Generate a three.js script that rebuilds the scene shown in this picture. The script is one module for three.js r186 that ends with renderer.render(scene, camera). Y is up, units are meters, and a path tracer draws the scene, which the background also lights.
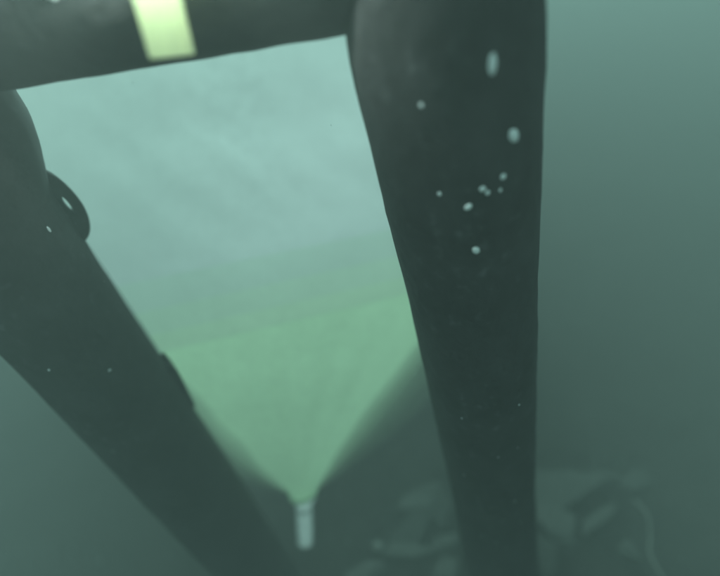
import * as THREE from 'three';
import { mergeGeometries, mergeVertices } from 'three/addons/utils/BufferGeometryUtils.js';
import { ConvexGeometry } from 'three/addons/geometries/ConvexGeometry.js';
import { ImprovedNoise } from 'three/addons/math/ImprovedNoise.js';

// ---------------------------------------------------------------- camera, sky, sun, exposure
const R = THREE.MathUtils.degToRad;
const scene = new THREE.Scene();
const camera = new THREE.PerspectiveCamera(66.4, 1024 / 819, 0.05, 300);
camera.position.set(0, 5, 0);                       // an inspection camera 5 m above the bed, looking down past the frame
camera.rotation.set(R(-36.2), 0, R(-14.45), 'YXZ');
camera.focus = 1.7;
camera.userData.fStop = 0.32;
scene.add(camera);

// even daylight from the surface, already green from the water above
const SW = 64, SH = 32, skyData = new Float32Array(SW * SH * 4);
for (let j = 0; j < SH; j++) for (let i = 0; i < SW; i++) {
  const el = ((j + 0.5) / SH - 0.5) * Math.PI, s = Math.max(0, Math.sin(el));
  const L = 0.25 + 0.33 * s, k = (j * SW + i) * 4;
  skyData.set([0.55 * L, 1.0 * L, 0.95 * L, 1], k);
}
const sky = new THREE.DataTexture(skyData, SW, SH, THREE.RGBAFormat, THREE.FloatType);
sky.mapping = THREE.EquirectangularReflectionMapping;
sky.magFilter = sky.minFilter = THREE.LinearFilter;
sky.needsUpdate = true;
scene.background = sky;
scene.environment = sky;

const sun = new THREE.DirectionalLight(new THREE.Color().setRGB(0.58, 1.0, 0.89), 4.6);
sun.position.set(0.5, 7.6, -18);                   // low, behind the hopper: frame and legs are seen against the light
sun.target.position.set(0, 2, -2);
sun.castShadow = true;
sun.shadow.radius = 24;
sun.shadow.mapSize.set(2048, 2048);
Object.assign(sun.shadow.camera, { left: -8, right: 8, top: 8, bottom: -8, near: 0.5, far: 40 });
scene.add(sun, sun.target);

const renderer = new THREE.WebGLRenderer({ antialias: true });
renderer.toneMapping = THREE.LinearToneMapping;
renderer.toneMappingExposure = 1.25;
renderer.shadowMap.enabled = true;

// the turbid water
scene.fog = new THREE.FogExp2(new THREE.Color().setRGB(0.89, 1.0, 0.95), 0.1);

// ---------------------------------------------------------------- helpers
let seed = 20117;
const rnd = () => { seed |= 0; seed = seed + 0x6D2B79F5 | 0; let t = Math.imul(seed ^ seed >>> 15, 1 | seed); t = t + Math.imul(t ^ t >>> 7, 61 | t) ^ t; return ((t ^ t >>> 14) >>> 0) / 4294967296; };
const rr = (a, b) => a + (b - a) * rnd();
const perlin = new ImprovedNoise();
const noise = (x, y, z) => perlin.noise(x, y, z);
const fbm = (x, y, z, o = 4) => { let a = 0.5, s = 0; for (let i = 0; i < o; i++) { s += a * noise(x, y, z); x *= 2.03; y *= 2.03; z *= 2.03; a *= 0.5; } return s; };
const taken = {};
const numbered = n => { const k = taken[n] = (taken[n] ?? -1) + 1; return k ? `${n}_${String(k).padStart(3, '0')}` : n; };
function part(name, geo, mat, parent) {
  const m = new THREE.Mesh(geo, mat);
  m.name = name; m.castShadow = m.receiveShadow = true; parent.add(m);
  return m;
}
function thing(name, label, category, pos = [0, 0, 0], group) {
  const o = new THREE.Group();
  o.name = numbered(name); o.position.set(...pos); o.userData = { label, category };
  if (group) o.userData.group = group;
  scene.add(o);
  return o;
}
function single(name, geo, mat, label, category, group) {
  const m = part(numbered(name), geo, mat, scene);
  m.userData = { label, category };
  if (group) m.userData.group = group;
  return m;
}
// tileable noise texture: f(u, v, tiling noise) -> [r, g, b] in 0..1 (linear)
function tex(n, f, srgb) {
  const d = new Uint8Array(n * n * 4);
  const tn = (u, v, fr, o) => { // periodic fbm on a torus-like blend
    const g = (a, b) => fbm(a * fr + 3.1 * fr, b * fr + 7.7, fr * 0.37, o);
    const wu = u, wv = v;
    return (g(u, v) * (1 - wu) + g(u - 1, v) * wu) * (1 - wv) + (g(u, v - 1) * (1 - wu) + g(u - 1, v - 1) * wu) * wv;
  };
  for (let j = 0; j < n; j++) for (let i = 0; i < n; i++) {
    const c = f(i / n, j / n, tn), k = (j * n + i) * 4;
    for (let q = 0; q < 3; q++) d[k + q] = 255 * Math.min(1, Math.max(0, srgb ? Math.pow(Math.max(0, c[q]), 1 / 2.2) : c[q]));
    d[k + 3] = 255;
  }
  const t = new THREE.DataTexture(d, n, n);
  t.wrapS = t.wrapT = THREE.RepeatWrapping; t.magFilter = THREE.LinearFilter; t.minFilter = THREE.LinearMipmapLinearFilter; t.generateMipmaps = true;
  if (srgb) t.colorSpace = THREE.SRGBColorSpace;
  t.needsUpdate = true;
  return t;
}
const scaled = (t, x, y) => { const c = t.clone(); c.repeat.set(x, y); c.needsUpdate = true; return c; };

// ---------------------------------------------------------------- materials
const steelMap = tex(256, (u, v, n) => {
  const a = n(u, v, 5, 4), b = n(u + 0.31, v + 0.17, 16, 3), g = 0.021 + 0.034 * a + 0.018 * b + (b > 0.18 ? 0.13 * (b - 0.18) : 0);
  return [g * 1.05, g, g * 1.06];
}, true);
const steelBump = tex(256, (u, v, n) => { const a = 0.5 + 0.6 * n(u, v, 14, 4); return [a, a, a]; });
const M = {
  steel: new THREE.MeshStandardMaterial({ map: steelMap, bumpMap: steelBump, bumpScale: 0.011, roughness: 0.9 }),
  lug: new THREE.MeshStandardMaterial({ map: scaled(steelMap, 3, 3), roughness: 0.85 }),
  shell: new THREE.MeshStandardMaterial({ color: new THREE.Color().setRGB(0.88, 0.88, 0.9), roughness: 0.55 }),
};
const sheetMap = tex(256, (u, v, n) => {
  const a = n(u, v, 4, 4), b = n(u + 0.4, v + 0.2, 22, 3), g = 0.66 + 0.07 * a + 0.06 * b;
  return [g * 0.96, g, g * 0.99];
}, true);
const sheetBump = tex(256, (u, v, n) => { const a = 0.5 + 0.5 * n(u, v, 6, 4); return [a, a, a]; });
M.sheet = new THREE.MeshPhysicalMaterial({ map: sheetMap, bumpMap: sheetBump, bumpScale: 0.011, roughness: 1, transmission: 0.8, thickness: 0, side: THREE.DoubleSide });
const filmMap = tex(256, (u, v, n) => {
  const a = n(u, v, 5, 4), b = n(u + 0.2, v + 0.6, 24, 3), g = 0.85 + 0.12 * a + 0.08 * b;
  return [g * 0.79, g, g * 0.71];
}, true);
M.film = new THREE.MeshPhysicalMaterial({ map: filmMap, roughness: 1, transmission: 0.8, thickness: 0, side: THREE.DoubleSide });
M.rim = new THREE.MeshStandardMaterial({ color: new THREE.Color().setRGB(0.66, 0.84, 0.60), roughness: 0.8 });
M.spout = new THREE.MeshStandardMaterial({ color: new THREE.Color().setRGB(0.8, 0.8, 0.82), roughness: 0.6 });
M.spoutFilm = new THREE.MeshPhysicalMaterial({ color: new THREE.Color().setRGB(0.95, 0.96, 0.96), roughness: 1, transmission: 0.9, thickness: 0, side: THREE.DoubleSide });
M.rope = new THREE.MeshStandardMaterial({ color: new THREE.Color().setRGB(0.3, 0.3, 0.27), roughness: 0.95 });
const siltMap = tex(512, (u, v, n) => {
  const a = n(u, v, 5, 5), b = n(u + 0.3, v + 0.7, 30, 3), g = 0.026 + 0.022 * a + 0.016 * b;
  return [g * 1.05, g, g * 0.86];
}, true);
const siltBump = tex(512, (u, v, n) => { const a = 0.5 + 0.5 * n(u, v, 26, 4); return [a, a, a]; });
M.silt = new THREE.MeshStandardMaterial({ map: siltMap, bumpMap: siltBump, bumpScale: 0.05, roughness: 1 });
const rockMat = g => new THREE.MeshStandardMaterial({ color: new THREE.Color().setRGB(g * 1.02, g, g * 0.92), roughness: 0.95, map: sheetMap, bumpMap: siltBump, bumpScale: 0.02 });
M.rock = rockMat(0.14); M.rockPale = rockMat(0.5); M.rockMid = rockMat(0.2);

// ---------------------------------------------------------------- seabed
function bedHeight(x, z) { return 0.16 * fbm(x * 0.5, z * 0.5, 3.3, 4) + 0.03 * fbm(x * 3.1, z * 3.1, 8.1, 3); }
{
  const g = new THREE.PlaneGeometry(2, 2, 220, 220); g.rotateX(-Math.PI / 2);
  const p = g.attributes.position, uv = g.attributes.uv;
  for (let i = 0; i < p.count; i++) {
    const w = a => Math.sign(a) * (3.5 * Math.abs(a) + 41.5 * Math.pow(Math.abs(a), 4));
    const x = w(p.getX(i)) + 0.8, z = w(p.getZ(i)) - 2;
    p.setXYZ(i, x, bedHeight(x, z), z); uv.setXY(i, x / 2.6, z / 2.6);
  }
  g.computeVertexNormals();
  part('seabed', g, M.silt, scene).userData = { kind: 'structure', label: 'dark silty seabed' };
}
function stoneGeo(sx, sy, sz) { // broken angular stone
  const pts = [];
  for (let i = 0; i < 15; i++) { const v = new THREE.Vector3(rr(-1, 1), rr(-0.6, 1), rr(-1, 1)).normalize().multiplyScalar(rr(0.38, 0.56)); pts.push(new THREE.Vector3(v.x * sx, v.y * sy * 0.7, v.z * sz)); }
  const g = new ConvexGeometry(pts), p = g.attributes.position, uv = new Float32Array(p.count * 2);
  for (let i = 0; i < p.count; i++) { uv[2 * i] = p.getX(i) * 1.3; uv[2 * i + 1] = p.getZ(i) * 1.3 + p.getY(i); }
  g.setAttribute('uv', new THREE.BufferAttribute(uv, 2));
  return g;
}
function pebbleGeo() { return new THREE.DodecahedronGeometry(0.5, 0).scale(1, 0.6, 0.8); }
{
  const N = 2600, inst = new THREE.InstancedMesh(pebbleGeo(), M.rock, N), m = new THREE.Matrix4(), q = new THREE.Quaternion(), e = new THREE.Euler();
  for (let i = 0; i < N; i++) {
    const a = rr(-Math.PI, Math.PI), r = 0.4 + 7 * Math.sqrt(rnd()), x = 0.5 + r * Math.sin(a), z = -2 + r * Math.cos(a), s = 0.02 + 0.07 * rnd() ** 3;
    e.set(rr(0, 6), rr(0, 6), rr(0, 6));
    inst.setMatrixAt(i, m.compose(new THREE.Vector3(x, bedHeight(x, z) + s * 0.15, z), q.setFromEuler(e), new THREE.Vector3(s, s, s)));
    inst.setColorAt(i, new THREE.Color().setScalar(rr(0.6, 1.8)));
  }
  inst.name = 'pebbles'; inst.castShadow = inst.receiveShadow = true;
  inst.userData = { kind: 'stuff', label: 'dark pebbles scattered over the seabed', category: 'pebbles' };
  scene.add(inst);
}

// ---------------------------------------------------------------- steel frame: two legs and the beam between them
function tubeBetween(a, b, radiusAt, seg = 72, rings = 90, rough = 0.006) {
  const A = new THREE.Vector3(...a), B = new THREE.Vector3(...b), ax = B.clone().sub(A), len = ax.length(); ax.normalize();
  const u = new THREE.Vector3(0, 0, 1).addScaledVector(ax, -ax.z).normalize(), w = new THREE.Vector3().crossVectors(u, ax).negate();
  const pos = [], uv = [], idx = [], o = rr(0, 50);
  for (let j = 0; j <= rings; j++) for (let i = 0; i <= seg; i++) {
    const t = j / rings, f = (i % seg) / seg * 2 * Math.PI, d = new THREE.Vector3().addScaledVector(u, Math.cos(f)).addScaledVector(w, Math.sin(f));
    const c = A.clone().lerp(B, t), r = radiusAt(t) + rough * (fbm(d.x * 3 + o, c.y * 2 + c.x * 2, d.z * 3, 3) + 0.7 * noise(d.x * 14 + o, c.y * 9 + c.x * 9, d.z * 14));
    c.addScaledVector(d, r); pos.push(c.x, c.y, c.z); uv.push(i / seg * 2, t * len / 0.9);
  }
  for (let j = 0; j < rings; j++) for (let i = 0; i < seg; i++) { const k = j * (seg + 1) + i; idx.push(k, k + seg + 1, k + 1, k + 1, k + seg + 1, k + seg + 2); }
  for (const [ring, flip] of [[0, false], [rings, true]]) { // end caps
    const c = ring ? B : A, n = pos.length / 3; pos.push(c.x, c.y, c.z); uv.push(0.5, 0.5);
    for (let i = 0; i < seg; i++) { const k = ring * (seg + 1) + i; flip ? idx.push(n, k + 1, k) : idx.push(n, k, k + 1); }
  }
  const g = new THREE.BufferGeometry();
  g.setAttribute('position', new THREE.Float32BufferAttribute(pos, 3)); g.setAttribute('uv', new THREE.Float32BufferAttribute(uv, 2)); g.setIndex(idx);
  g.computeVertexNormals();
  const nm = g.attributes.normal; // close the seam of the normals
  for (let j = 0; j <= rings; j++) {
    const a0 = j * (seg + 1), b0 = a0 + seg, x = nm.getX(a0) + nm.getX(b0), y = nm.getY(a0) + nm.getY(b0), z = nm.getZ(a0) + nm.getZ(b0), l = Math.hypot(x, y, z) || 1;
    nm.setXYZ(a0, x / l, y / l, z / l); nm.setXYZ(b0, x / l, y / l, z / l);
  }
  return g;
}
const curve = pts => t => { for (let i = 1; i < pts.length; i++) if (t <= pts[i][0]) { const [a, x] = pts[i - 1], [b, y] = pts[i], s = (t - a) / (b - a); return x + (y - x) * s * s * (3 - 2 * s); } return pts[pts.length - 1][1]; };
const frame = thing('steel_frame', 'dark fouled steel frame of two thick legs and a crossbeam standing on the seabed', 'frame');
// each leg runs from just under the bed (y -0.2) to above the beam (y 5.6)
const legR = { a: [0.568, -0.2, -1.392], b: [0.398, 5.6, -1.448] }, legL = { a: [-1.512, -0.2, -1.852], b: [-1.450, 5.6, -1.900] };
const legRight = part('leg', tubeBetween(legR.a, legR.b, curve([[0, 0.3], [0.15, 0.285], [0.42, 0.258], [0.68, 0.264], [0.8, 0.279], [0.85, 0.285], [0.9, 0.268], [1, 0.262]])), M.steel, frame);
const legLeft = part('leg', tubeBetween(legL.a, legL.b, curve([[0, 0.285], [0.3, 0.28], [1, 0.279]])), M.steel, frame);
const lerpLeg = (L, y) => { const t = (y - L.a[1]) / (L.b[1] - L.a[1]); return new THREE.Vector3(L.a[0] + (L.b[0] - L.a[0]) * t, y, L.a[2] + (L.b[2] - L.a[2]) * t); };
const beam = part('crossbeam', tubeBetween([-1.455, 5.12, -1.895], [0.416, 5.025, -1.442], () => 0.215, 64, 60), M.steel, frame);
// flared sleeve where the beam meets the left leg
{
  const a = lerpLeg(legL, 4.36), b = lerpLeg(legL, 5.1);
  part('sleeve', tubeBetween(a.toArray(), b.toArray(), curve([[0, 0.266], [0.62, 0.372], [1, 0.395]]), 56, 24), M.steel, legLeft);
}
// worn bracket lower on the left leg, with the stub of its bolt
const legSide = (y, deg, out) => { const c = lerpLeg(legL, y); return c.add(new THREE.Vector3(Math.cos(R(deg)), 0, -Math.sin(R(deg))).multiplyScalar(0.279 + out)); };
{
  const s = new THREE.Shape();
  s.moveTo(-0.06, -0.36); s.lineTo(0.0, -0.34); s.bezierCurveTo(0.012, -0.22, 0.022, -0.12, 0.026, -0.03); s.lineTo(0.018, 0.01); s.lineTo(-0.06, 0.012); s.closePath();
  const m = part('bracket', new THREE.ExtrudeGeometry(s, { depth: 0.14, bevelEnabled: true, bevelSize: 0.01, bevelThickness: 0.01, bevelSegments: 3, curveSegments: 12 }).translate(0, 0, -0.07), M.lug, legLeft);
  m.position.copy(legSide(3.34, 31, 0)); m.rotation.y = R(31);
  const b = part('bolt', new THREE.CylinderGeometry(0.012, 0.016, 0.06, 8).translate(0.018, 0.035, 0), M.lug, legLeft);
  b.position.copy(m.position); b.rotation.y = R(31);
}
// padeye welded to the left leg
{
  const s = new THREE.Shape();
  s.moveTo(-0.10, -0.20); s.bezierCurveTo(0.06, -0.20, 0.105, -0.10, 0.10, 0.0); s.bezierCurveTo(0.09, 0.09, 0.02, 0.19, -0.02, 0.215); s.bezierCurveTo(-0.06, 0.21, -0.08, 0.15, -0.10, 0.08); s.closePath();
  const h = new THREE.Path(); h.absellipse(0.005, 0.03, 0.024, 0.062, 0, 2 * Math.PI, true, 0.25); s.holes.push(h);
  const g = new THREE.ExtrudeGeometry(s, { depth: 0.045, bevelEnabled: true, bevelSize: 0.012, bevelThickness: 0.012, bevelSegments: 3, curveSegments: 20 });
  g.translate(0, 0, -0.0225);
  const m = part('padeye', g.scale(0.52, 0.8, 1), M.lug, legLeft);
  m.position.copy(legSide(4.36, 30, 0.02)); m.rotation.set(0, R(30), -0.1, 'YXZ');
}
// barnacles and old barnacle scars
function barnacle(parent, L, rad, y, deg, sx, sy, mat, tilt = 0) {
  const prof = []; for (let i = 0; i <= 9; i++) { const t = i / 9; prof.push(new THREE.Vector2(0.5 * Math.cos(t * Math.PI / 2) ** 0.8 + 0.0005, 0.4 * Math.sin(t * Math.PI / 2))); }
  const g = new THREE.LatheGeometry(prof, 14), p = g.attributes.position, o = rr(0, 40);
  for (let i = 0; i < p.count; i++) { const a = Math.atan2(p.getZ(i), p.getX(i)), k = 1 + 0.05 * Math.sin(6 * a + o) + 0.12 * noise(Math.cos(a) * 2 + o, Math.sin(a) * 2, p.getY(i) * 3); p.setX(i, p.getX(i) * k); p.setZ(i, p.getZ(i) * k); }
  g.computeVertexNormals();
  g.scale(sx, (sx + sy) / 2 * 0.9, sy).rotateX(Math.PI / 2);
  const m = part('barnacle', g, mat, parent), c = lerpLeg(L, y), f = R(deg);
  m.position.set(c.x + Math.sin(f) * (rad - 0.006), y, c.z + Math.cos(f) * (rad - 0.006));
  m.rotation.set(0, f, tilt, 'YXZ');
}
const onR = (...a) => barnacle(legRight, legR, ...a), onL = (...a) => barnacle(legLeft, legL, ...a);
onR(0.281, 4.72, 7.2, 0.028, 0.062, M.shell, -0.1);
onR(0.281, 4.658, -30.9, 0.029, 0.029, M.shell);
onR(0.278, 4.52, 19.5, 0.036, 0.052, M.shell, 0.5);
onR(0.283, 4.41, 11.1, 0.019, 0.019, M.shell);
onR(0.283, 4.391, -2.4, 0.021, 0.018, M.shell);
onR(0.283, 4.375, 0.5, 0.016, 0.016, M.shell);
onR(0.283, 4.341, -12.0, 0.025, 0.019, M.shell, 0.5);
onR(0.277, 4.179, -9.6, 0.024, 0.031, M.shell, 0.4);
onR(0.283, 4.393, -28.4, 0.013, 0.013, M.shell);
onR(0.283, 4.37, 9.0, 0.010, 0.013, M.shell);
onL(0.281, 4.368, 74, 0.012, 0.030, M.shell);
onL(0.281, 3.814, 1.9, 0.016, 0.016, M.shell);
onL(0.281, 3.667, 43.2, 0.018, 0.014, M.shell);
for (let i = 0; i < 16; i++) onR(0.268 + 0.006 * rnd(), rr(1.6, 4.75), rr(-55, 60), rr(0.004, 0.008), rr(0.004, 0.010), M.shell, rr(-1, 1));
for (let i = 0; i < 9; i++) onL(0.279, rr(2.2, 4.2), rr(0, 85), rr(0.005, 0.012), rr(0.005, 0.012), M.shell, rr(-1, 1));
{ // a white one on the crossbeam
  const g = new THREE.SphereGeometry(0.5, 14, 10).scale(0.035, 0.045, 0.03), p = g.attributes.position;
  for (let i = 0; i < p.count; i++) { const k = 1 + 0.25 * noise(p.getX(i) * 60, p.getY(i) * 60, p.getZ(i) * 60); p.setXYZ(i, p.getX(i) * k, p.getY(i) * k, p.getZ(i) * k); }
  const m = part('barnacle', g, M.shell, beam); m.position.set(-0.578, 5.09, -1.462);
}

// ---------------------------------------------------------------- tilted hopper slung behind the frame
const hopper = thing('collecting_hopper', 'pale translucent sheet with a green funnel bottom and white spout slung behind the frame', 'hopper', [-0.472, 3.05, -2.493]);
hopper.rotation.set(R(-20), R(2), R(-9), 'YXZ');
// local metres, x to the right, y up along the hopper's side, z towards the front
const top = [[-1.685, 1.765], [0.933, 1.871]], seam = [[-1.01, -0.122], [1.322, 0.142]], neck = [[-0.302, -1.585], [-0.076, -1.599]];
function panel(pts, sag = 0.02, n = 28) { // four corners (bl, br, tr, tl): a thin flexible sheet that sags a little
  const [a, b, c, d] = pts.map(p => new THREE.Vector3(...p)), nrm = new THREE.Vector3().crossVectors(b.clone().sub(a), d.clone().sub(a)).normalize();
  const pos = [], uv = [], idx = [], o = rr(0, 30), row = n + 1;
  for (let j = 0; j <= n; j++) for (let i = 0; i <= n; i++) {
    const s = i / n, t = j / n, p = a.clone().lerp(b, s).lerp(d.clone().lerp(c, s), t), e = 16 * s * (1 - s) * t * (1 - t);
    p.addScaledVector(nrm, sag * e * (0.6 + 1.2 * fbm(s * 2 + o, t * 2, 0.5, 2) + 0.35 * noise(s * 9 + t * 3 + o, t * 2.2, 2.5)));
    pos.push(p.x, p.y, p.z); uv.push(p.x * 0.6 + p.z * 0.6, p.y * 0.6);
  }
  for (let j = 0; j < n; j++) for (let i = 0; i < n; i++) { const k = j * row + i; idx.push(k, k + 1, k + row + 1, k, k + row + 1, k + row); }
  const g = new THREE.BufferGeometry();
  g.setAttribute('position', new THREE.Float32BufferAttribute(pos, 3)); g.setAttribute('uv', new THREE.Float32BufferAttribute(uv, 2)); g.setIndex(idx); g.computeVertexNormals();
  return g;
}
const F = ([x, y], z) => [x, y, z];
const mid = (p, q, t) => [p[0] + (q[0] - p[0]) * t, p[1] + (q[1] - p[1]) * t];
const up2 = (t, k) => F(mid(seam[k], top[k], t), 0);
part('sheet', panel([up2(0.27, 0), up2(0.27, 1), F(top[1], 0), F(top[0], 0)], 0.06, 48), M.sheet, hopper);
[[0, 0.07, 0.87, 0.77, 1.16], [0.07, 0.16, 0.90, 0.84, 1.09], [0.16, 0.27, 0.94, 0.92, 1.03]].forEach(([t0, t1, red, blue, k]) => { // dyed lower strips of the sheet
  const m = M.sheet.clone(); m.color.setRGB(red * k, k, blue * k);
  part('dyed_strip', panel([up2(t0, 0), up2(t0, 1), up2(t1, 1), up2(t1, 0)], 0), m, hopper);
});
const nz = [-0.02, -0.26];
// the funnel: fine netting hanging from the sheet's lower edge, gathered into the collar, its open edges frayed and thin
function funnelPart(name, mat, s0, s1, w0, w1, n) { // across s0..s1 of the funnel, its edges pushed out sideways by w0, w1 metres
  const m = 30, pos = [], uv = [], idx = [], nc = [(neck[0][0] + neck[1][0]) / 2, (neck[0][1] + neck[1][1]) / 2], zc = (nz[0] + nz[1]) / 2;
  for (let j = 0; j <= m; j++) for (let i = 0; i <= n; i++) {
    const t = j / m, q = i / n, s = s0 + (s1 - s0) * q, a = Math.PI * (1 - s), e = 4 * s * (1 - s), bulge = 4 * t * (1 - t);
    const rim = [seam[0][0] + (seam[1][0] - seam[0][0]) * s, seam[0][1] + (seam[1][1] - seam[0][1]) * s - 0.003, -0.004];
    const lo = [nc[0] + 0.104 * Math.cos(a), nc[1] - 0.005, zc + 0.104 * Math.sin(a)];
    const fold = (0.02 * Math.sin(s * 34) + 0.05) * t * (1 - t) * e, w = w0 + (w1 - w0) * q;
    const side = bulge * (w + 0.05 * w * noise(t * 7 + w * 9, 1.7, 0.3) + (1 - e) * 0.03 * noise(t * 6, s * 2 + w * 8, 0.9));
    pos.push(rim[0] + (lo[0] - rim[0]) * t + side, rim[1] + (lo[1] - rim[1]) * t, rim[2] + (lo[2] - rim[2]) * t + fold); uv.push(pos[pos.length - 3] * 0.6, pos[pos.length - 2] * 0.6);
  }
  for (let j = 0; j < m; j++) for (let i = 0; i < n; i++) { const k = j * (n + 1) + i; idx.push(k, k + n + 1, k + 1, k + 1, k + n + 1, k + n + 2); }
  const g = new THREE.BufferGeometry();
  g.setAttribute('position', new THREE.Float32BufferAttribute(pos, 3)); g.setAttribute('uv', new THREE.Float32BufferAttribute(uv, 2)); g.setIndex(idx); g.computeVertexNormals();
  return part(name, g, mat, hopper);
}
funnelPart('funnel', M.film, 0, 1, -0.02, -0.11, 48);
const net = o => { const c = M.film.clone(); c.transparent = true; c.opacity = o; return c; };
for (const [w0, w1, o] of [[-0.11, -0.05, 0.74], [-0.05, 0.01, 0.54], [0.01, 0.07, 0.37], [0.07, 0.14, 0.24], [0.14, 0.24, 0.14], [0.24, 0.4, 0.07]]) {
  const m = net(o), k = 0.13;
  funnelPart('frayed_edge', m, 1, 1, w0, w1, 3); funnelPart('frayed_edge', m, 0, 0, -w0 - k, -w1 - k, 3);
}
{
  const bar = (a, b, r) => { const A = new THREE.Vector3(...a), B = new THREE.Vector3(...b); return new THREE.TubeGeometry(new THREE.LineCurve3(A, B), 6, r, 10); };
  const nc = [(neck[0][0] + neck[1][0]) / 2, (neck[0][1] + neck[1][1]) / 2], zc = (nz[0] + nz[1]) / 2;
  const collar = new THREE.TorusGeometry(0.108, 0.02, 12, 36).rotateX(Math.PI / 2);
  const cm = part('neck_collar', collar, M.rim, hopper); cm.position.set(nc[0], nc[1], zc); cm.rotation.z = 0.12;
  const prof = [[0.115, 0.02], [0.105, -0.05], [0.076, -0.10], [0.07, -0.14], [0.066, -0.34], [0.071, -0.38], [0.062, -0.46], [0.07, -0.51]].map(p => new THREE.Vector2(...p));
  const sp = part('spout', new THREE.LatheGeometry(prof, 24, -Math.PI / 2, Math.PI), M.spoutFilm, hopper); sp.position.set(nc[0], nc[1], zc); sp.rotation.z = -0.1;
  // slings from the upper rim to the crossbeam
  hopper.updateMatrixWorld(true);
  for (const [tx, bx, bz] of [[-0.9, -0.9, -1.76], [0.35, 0.1, -1.52]]) {
    const s = (tx - top[0][0]) / (top[1][0] - top[0][0]), e = mid(top[0], top[1], s), end = hopper.worldToLocal(new THREE.Vector3(bx, 5.1, bz - 0.2));
    part('sling', bar([e[0], e[1], -0.02], end.toArray(), 0.007), M.rope, hopper);
  }
}

// ---------------------------------------------------------------- tube lamp hanging before the crossbeam
{
  const P0 = new THREE.Vector3(-0.303, 4.888, -1.256), P1 = new THREE.Vector3(-0.243, 5.36, -1.312);
  const lamp = thing('tube_lamp', 'glowing yellow-green frosted tube lamp hanging in front of the crossbeam', 'lamp', P0.toArray());
  const dir = P1.clone().sub(P0), len = dir.length(); lamp.quaternion.setFromUnitVectors(new THREE.Vector3(0, 1, 0), dir.normalize());
  const r = 0.053, prof = [[r, 0.012], [r, 0.15], [r, 0.27]].map(p => new THREE.Vector2(...p));
  part('frosted_tube', new THREE.LatheGeometry(prof, 40), new THREE.MeshPhysicalMaterial({ color: new THREE.Color().setRGB(0.58, 0.61, 0.40), roughness: 1, transmission: 0.42, thickness: 0, side: THREE.DoubleSide }), lamp);
  const cap = [[0.0, 0.0], [0.085, 0.0], [0.085, 0.03], [0.07, 0.09], [0.03, 0.10], [0.0, 0.10]].map(p => new THREE.Vector2(...p));
  part('lamp_cap', new THREE.LatheGeometry(cap, 36).translate(0, len - 0.005, 0), M.lug, lamp);
  const bulb = part('bulb', new THREE.SphereGeometry(0.022, 20, 14).translate(0, 0.33, 0), new THREE.MeshStandardMaterial({ color: 0xffffff, emissive: new THREE.Color().setRGB(0.95, 1, 0.7), emissiveIntensity: 5 }), lamp);
  part('bulb_stem', new THREE.CylinderGeometry(0.008, 0.008, len - 0.42, 10).translate(0, 0.42 + (len - 0.42) / 2, 0), M.spout, lamp);
  const L = new THREE.PointLight(new THREE.Color().setRGB(0.76, 1, 0.92), 1.5); L.position.set(0, 0.33, 0); L.castShadow = true; L.shadow.radius = 1; lamp.add(L);
  for (let k = 0; k < 3; k++) { const a = k * 2.1 + 0.6; part('tie_rod', new THREE.CylinderGeometry(0.005, 0.005, len - 0.28, 8).translate(0.049 * Math.cos(a), 0.265 + (len - 0.28) / 2, 0.049 * Math.sin(a)), M.lug, lamp); }
  part('hanger', new THREE.TubeGeometry(new THREE.LineCurve3(new THREE.Vector3(0, len + 0.09, 0), new THREE.Vector3(0.02, len + 0.12, -0.24)), 4, 0.012, 8), M.lug, lamp);
}

// ---------------------------------------------------------------- work lamp whose glow comes through the sheet
{
  const lamp = thing('work_lamp', 'bluish work lamp glowing through the pale sheet from behind', 'lamp', [0.02, 3.77, -3.80]);
  part('globe', new THREE.SphereGeometry(0.03, 24, 16), new THREE.MeshStandardMaterial({ color: 0xffffff, emissive: new THREE.Color().setRGB(0.7, 1, 1), emissiveIntensity: 3 }), lamp);
  part('socket', new THREE.LatheGeometry([[0.0005, 0.08], [0.014, 0.08], [0.022, 0.04], [0.024, 0.024], [0.0005, 0.028]].map(p => new THREE.Vector2(...p)), 24), M.lug, lamp);
  const up = new THREE.Vector3(0.1, 5.2, -1.75).sub(lamp.position);
  part('cable', new THREE.TubeGeometry(new THREE.CatmullRomCurve3([new THREE.Vector3(0, 0.075, 0), new THREE.Vector3(0, 0.9, 0.1), new THREE.Vector3(0.03, 1.42, 0.9), up]), 40, 0.0025, 8), M.lug, lamp);
  const L = new THREE.PointLight(new THREE.Color().setRGB(0.72, 1, 1), 0.75); L.castShadow = true; L.shadow.radius = 1.45; lamp.add(L);
}

// ---------------------------------------------------------------- debris on the bed
function debris(name, geo, mat, x, z, turn, label, category, lift = 0, tilt = [0, 0]) {
  const m = single(name, geo, mat, label, category);
  m.position.set(x, bedHeight(x, z) + lift, z); m.rotation.set(tilt[0], turn, tilt[1], 'YXZ');
  return m;
}
function slabGeo(pts, h) {
  const s = new THREE.Shape(pts.map(p => new THREE.Vector2(...p)));
  const g = new THREE.ExtrudeGeometry(s, { depth: h, bevelEnabled: true, bevelSize: 0.02, bevelThickness: 0.02, bevelSegments: 2 });
  g.rotateX(-Math.PI / 2);
  return g;
}
debris('stone_slab', slabGeo([[-0.45, -0.2], [0.42, -0.05], [0.1, 0.12], [-0.38, 0.3], [-0.5, 0.1]], 0.08), M.rockMid, 1.62, -2.25, 0.1, 'pale broken stone slab lying beside the leg dotted with white barnacles', 'slab', 0.05, [0.2, 0.05]);
debris('stone_shard', slabGeo([[-0.3, -0.1], [0.05, -0.13], [0.3, -0.02], [0.12, 0.09], [-0.2, 0.07]], 0.05), M.rock, -0.12, -2.26, 0.5, 'thin stone shard lying in front of the wide flat boulder', 'shard', 0.05, [0.25, 0.1]);
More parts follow.
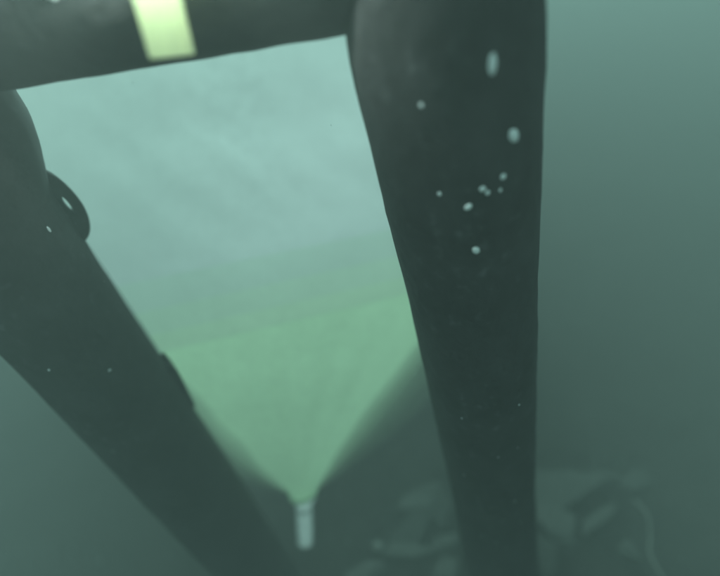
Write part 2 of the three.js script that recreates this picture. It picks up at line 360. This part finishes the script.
debris('stone_shard', slabGeo([[-0.16, -0.08], [0.1, -0.12], [0.2, 0.04], [-0.05, 0.1]], 0.06), M.rock, 0.22, -2.36, 1.1, 'small stone shard leaning on the wide flat boulder', 'shard', 0.08, [0.1, 0.3]);
debris('stone', stoneGeo(0.13, 0.1, 0.11), M.rockPale, -0.5, -2.18, 0.4, 'small white stone beside the thin shard', 'stone', 0.05);
debris('stone', stoneGeo(0.46, 0.2, 0.26), M.rockMid, -0.68, -1.96, 0.2, 'wide grey flat stone next to the small white stone', 'stone', 0.05);
debris('stone', stoneGeo(0.42, 0.3, 0.3), M.rockMid, 0.14, -1.78, 1.2, 'grey rounded stone next to the foot of the thick leg', 'stone', 0.06);
debris('stone', stoneGeo(0.2, 0.4, 0.2), M.rockMid, 1.80, -1.52, 0.3, 'upright pale stone beside the rope end', 'stone', 0.12);
debris('stone', stoneGeo(0.4, 0.1, 0.25), M.rock, 2.35, -2.2, 0.3, 'flat dark stone behind the rope', 'stone', 0.03);
debris('stone', stoneGeo(0.6, 0.2, 0.4), M.rock, 1.05, -1.75, 2.1, 'flat dark boulder between the slab and the upright stone', 'boulder', 0.06);
debris('stone', stoneGeo(0.5, 0.3, 0.4), M.rockMid, 1.35, -1.95, 2.6, 'grey stone just below the broken slab', 'stone', 0.04);
debris('stone', stoneGeo(0.6, 0.14, 0.3), M.rock, 0.1, -2.55, 0.2, 'wide flat dark boulder behind the two shards', 'boulder', 0.06);
[[-0.2, -2.05, 'below the thin shard'], [0.02, -2.5, 'under the wide flat boulder'], [0.2, -2.05, 'between the thick leg and the thin shard'], [1.15, -2.05, 'beside the foot of the thick leg under the slab'], [1.75, -1.9, 'between the slab and the rope'], [2.0, -2.3, 'behind the slab']].forEach(([x, z, where], i) => {
  const w = rr(0.13, 0.26), d = rr(0.03, 0.06);
  debris('stone_splinter', slabGeo([[-w, -d], [w * 0.4, -d * 1.2], [w, d * 0.2], [w * 0.3, d], [-w * 0.7, d * 0.8]], 0.03), M.rockMid, x, z, rr(-0.4, 0.35), 'narrow stone splinter lying ' + where, 'splinter', 0.06, [rr(-0.1, 0.2), rr(-0.12, 0.12)]);
});
{
  const pts = [[2.2, -2.0], [2.2, -1.82], [2.13, -1.66], [2.02, -1.52], [1.96, -1.36], [1.98, -1.15]].map(([x, z], i) => new THREE.Vector3(x, bedHeight(x, z) + 0.05 + 0.04 * Math.sin(i * 2), z));
  single('rope', new THREE.TubeGeometry(new THREE.CatmullRomCurve3(pts), 60, 0.01, 8), M.rope, 'thin pale rope end curving over the seabed', 'rope');
}

// ---------------------------------------------------------------- specks drifting in the water
{
  const N = 420, inst = new THREE.InstancedMesh(new THREE.IcosahedronGeometry(0.5, 1), new THREE.MeshStandardMaterial({ color: new THREE.Color().setRGB(0.34, 0.35, 0.33), roughness: 1 }), N), m = new THREE.Matrix4(), q = new THREE.Quaternion(), e = new THREE.Euler();
  for (let i = 0; i < N; i++) {
    const s = 0.0012 + 0.0045 * rnd() ** 3;
    e.set(rr(0, 6), rr(0, 6), rr(0, 6));
    inst.setMatrixAt(i, m.compose(new THREE.Vector3(rr(-2.2, 2.6), rr(1.2, 5.4), rr(-4, -0.8)), q.setFromEuler(e), new THREE.Vector3(s, s * rr(0.5, 1), s * rr(0.5, 1.6))));
  }
  inst.name = 'drifting_specks'; inst.castShadow = inst.receiveShadow = true;
  inst.userData = { kind: 'stuff', label: 'tiny pale specks drifting in the murky water', category: 'specks' };
  scene.add(inst);
}

renderer.render(scene, camera);
